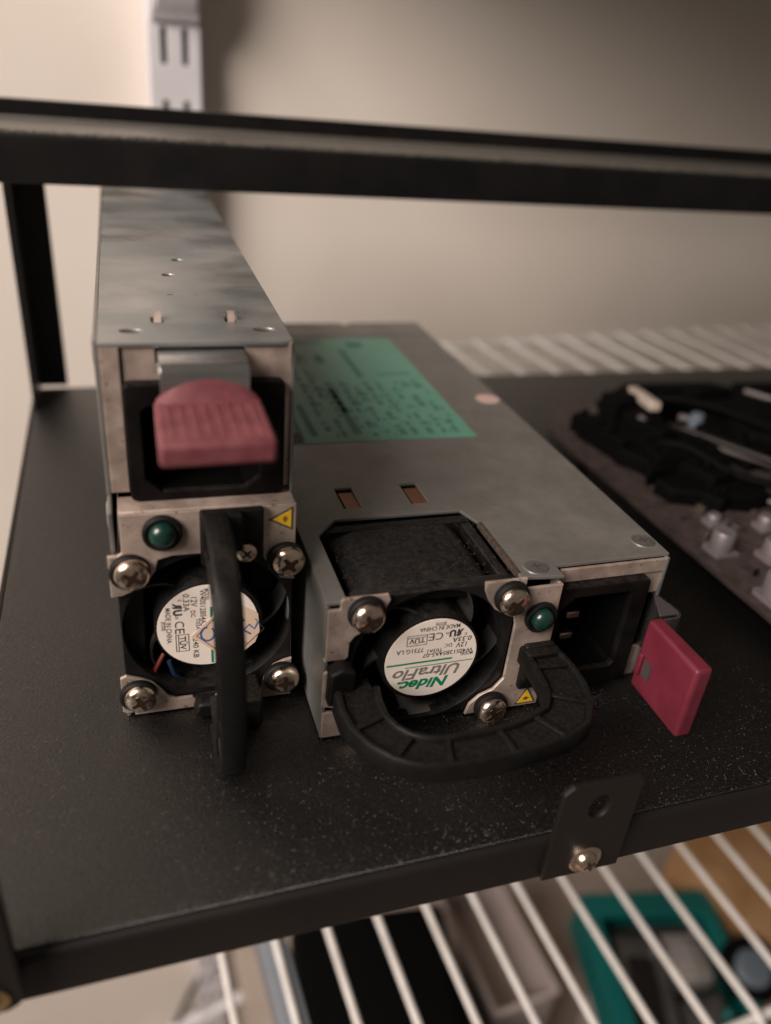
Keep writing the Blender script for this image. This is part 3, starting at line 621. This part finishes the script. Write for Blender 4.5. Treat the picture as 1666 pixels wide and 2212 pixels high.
for k in range(46):                                   # small parts soldered along the board
    x, y = random.uniform(2.5, 62), random.uniform(-40, 66)
    wx, wy = random.uniform(1, 3.4), random.uniform(1, 3.4)
    if any((x-cx)**2+(y-cy)**2 < 49 for cx, cy in ((8, 14), (9, 40), (24, 33), (30, 10), (48, 24), (6, -6))): continue
    conn(x, x+wx, y, y+wy, random.uniform(.6, 2.4), random.choice(('cap_base', 'inlet', 'pin', 'grey_box')), .12, 'chip')
hp = [(300+46*math.cos(rad(a_)), 122+46*math.sin(rad(a_)), 12+8*math.sin(rad(a_)*1.5)) for a_ in range(70, 291, 10)]
tag(MB().tube(hp, 7, 14).build('hose', 'deep_black', None, 0, 60), 'thick black hose curving in at the right edge beyond the circuit board', 'hose')

# ------------------------------------------------------------------ things far below, seen through the lower wires
bx = empty('black_case', (100, 150, -620.5), (0, 0, rad(-7)), 'large black case standing under the lower wire shelf', 'case')
MB().box(-58, 60, -190, 72, 0, 190).build('body', 'deep_black', bx, 5)
MB().box(-50, 50, -180, 60, 190.2, 193).build('lid', 'deep_black', bx, 1.2)
MB().box(-20, 20, -192.5, -189.5, 150, 165).build('handle', 'cable', bx, 1)
lb = empty('shelf_board', (60, 160, -640), (0, 0, YAW), 'beige lower shelf board carrying the clutter at the bottom right', 'shelf')
MB().box(-28, 560, -250, 180, 0, 19).build('board', 'floor', lb, 1)
MB().box(-28, 560, -251.5, -250, 0, 19).build('edge_strip', 'card', lb, .2)
ub = empty('storage_box', (330, 70, -621), (0, 0, rad(-12)), 'pale grey plastic box under the teal tray', 'box')
MB().box(-66, 70, -150, 74, 0, 140).build('body', 'lilac', ub, 4); MB().box(-70, 74, -154, 78, 140, 148).build('lid', 'lilac', ub, 2)
tc_ = empty('teal_tray', (312, 118, -470), (0, 0, rad(-12)), 'shallow teal plastic tray of dark parts on the pale grey box', 'tray')
sheet('rim', 'teal', [rrect(-52, 58, -140, 66, 6), rrect(-38, 46, -130, 46, 4)], 'xy', 38, 5, tc_, 1)
for args in ((-50, -47, -138, 64), (53, 56, -138, 64), (-47, 53, 60, 63), (-47, 53, -138, -135)): MB().box(*args, 0, 35.4).build('side_wall', 'teal', tc_, .6)
MB().box(-47, 53, -135, 60, 0, 3).build('base', 'grey_box', tc_)
for i, (x0, x1, y0, y1, h, m) in enumerate(((-36, 6, -50, 42, 27, 'grey_box'), (10, 46, 2, 44, 20, 'lilac2'), (8, 46, -110, -8, 31, 'grey_box'), (-38, 2, -128, -58, 20, 'lip'))):
    o = empty('spare_part', (312+(x0+x1)/2*.978+(y0+y1)/2*.208, 118-(x0+x1)/2*.208+(y0+y1)/2*.978, -466.8), (0, 0, rad(-12+9*(i-1))),
              ('dark grey boxy part in the back left corner of the teal tray', 'pale grey part in the back right corner of the teal tray', 'dark grey part at the front right of the teal tray', 'low black part at the front left of the teal tray')[i], 'part')
    hx, hy = (x1-x0)/2*.9, (y1-y0)/2*.9
    MB().box(-hx, hx, -hy, hy, 0, h).build('shell', m, o, 3)
    MB().box(-hx*.7, hx*.3, -hy*.8, hy*.5, h, h+4).build('cover', 'lip' if i == 0 else m, o, 1)
    MB().lathe([(3.5, h), (3.5, h+9), (2.5, h+10)], (hx*.5, hy*.6, 0), 'z', 14).build('terminal', 'cap' if i != 2 else 'teal', o)
cd = empty('cardboard_box', (440, 150, -621), (0, 0, rad(14)), 'brown cardboard box leaning at the right below the wire shelf', 'box')
for s_ in ((-50, 80, 68, 71), (-50, 80, -150, -147)): MB().box(*s_, 0, 200).build('side', 'card', cd)
for s_ in ((-50, -47, -147, 68), (77, 80, -147, 68)): MB().box(*s_, 0, 200).build('side', 'card', cd)
MB().box(-50, 80, -150, -39, 200, 203).build('flap', 'card', cd); MB().box(-50, 80, -37, 71, 200, 203).build('flap', 'card', cd)
rl_ = empty('cable_reel', (372, 104, -428), (rad(20), rad(-14), 0), 'dark reel with a blue-grey centre lying beside the teal tray', 'reel')
MB().lathe([(13, -8), (21, -8), (22, -6), (22, 6), (21, 8), (13, 8)], (0, 0, 0), 'z', 36).build('flange', 'deep_black', rl_, 0, 40)
MB().lathe([(13, 8.2), (11.5, 9), (4, 9.2), (3.6, 7)], (0, 0, 0), 'z', 32).build('hub', 'blue_grey', rl_, 0, 40)
nv = MB(); rows = []
for j in range(9):
    t = j/8; r = 34*math.sin(math.pi*(.08+.84*t))**.6
    rows.append([(-60+120*t, r*math.cos(2*math.pi*k/16)*(1+.08*math.sin(3*k+j)), r*.7*math.sin(2*math.pi*k/16)*(1+.1*math.cos(2*k+j))) for k in range(16)])
nv.strip(rows, closed=True); nv.f.append(tuple(range(16))); nv.f.append(tuple(range(8*16+15, 8*16-1, -1)))
no = nv.build('cloth_bag', 'navy', None, 0, 70); no.location = (500*S, 235*S, -395*S); no.rotation_euler = (0, 0, rad(-20))
tag(no, 'rolled navy cloth bag lying on the cardboard box', 'bag')
for i, (x0, y0, wx, wy, h, rz) in enumerate(((212, 205, 52, 120, 150, 4), (238, 60, 40, 90, 130, -12))):
    o = empty('plastic_bin', (x0, y0, -620.5), (0, 0, rad(rz)), ('pale plastic bin beside the black case near the wall', 'pale plastic bin in front of the other, left of the teal tray')[i], 'bin')
    m = 'lilac'
    for b_ in ((-wx/2, wx/2, wy/2-2, wy/2), (-wx/2, wx/2, -wy/2, -wy/2+2)): MB().box(*b_, 0, h).build('side', m, o)
    for b_ in ((-wx/2, -wx/2+2, -wy/2+2, wy/2-2), (wx/2-2, wx/2, -wy/2+2, wy/2-2)): MB().box(*b_, 0, h).build('side', m, o)
    MB().box(-wx/2+1, wx/2-1, -wy/2+1, wy/2-1, h*.6, h*.6+2).build('contents', 'ivory', o)
    sheet('rim', m, [rrect(-wx/2-3, wx/2+3, -wy/2-3, wy/2+3, 4), rrect(-wx/2+1, wx/2-1, -wy/2+1, wy/2-1, 2)], 'xy', h, 3, o, .4)
cbm = MB().tube([(-60, 342, -930), (-48, 342, -800), (-36, 342, -742), (-22, 342, -696), (-8, 341, -664), (6, 338, -650), (14, 336, -652)], 3, 10)
tag(cbm.build('power_cable', 'cable', None, 0, 60), 'thin dark cable curving up the wall at the lower left', 'cable')
tag(MB().tube([(-70, 340, -760), (-28, 340, -742), (12, 338, -722), (60, 338, -700)], 6, 12).build('white_conduit', 'white_metal', None, 0, 60), 'white plastic conduit running aslant in front of the upright at the lower left', 'conduit')
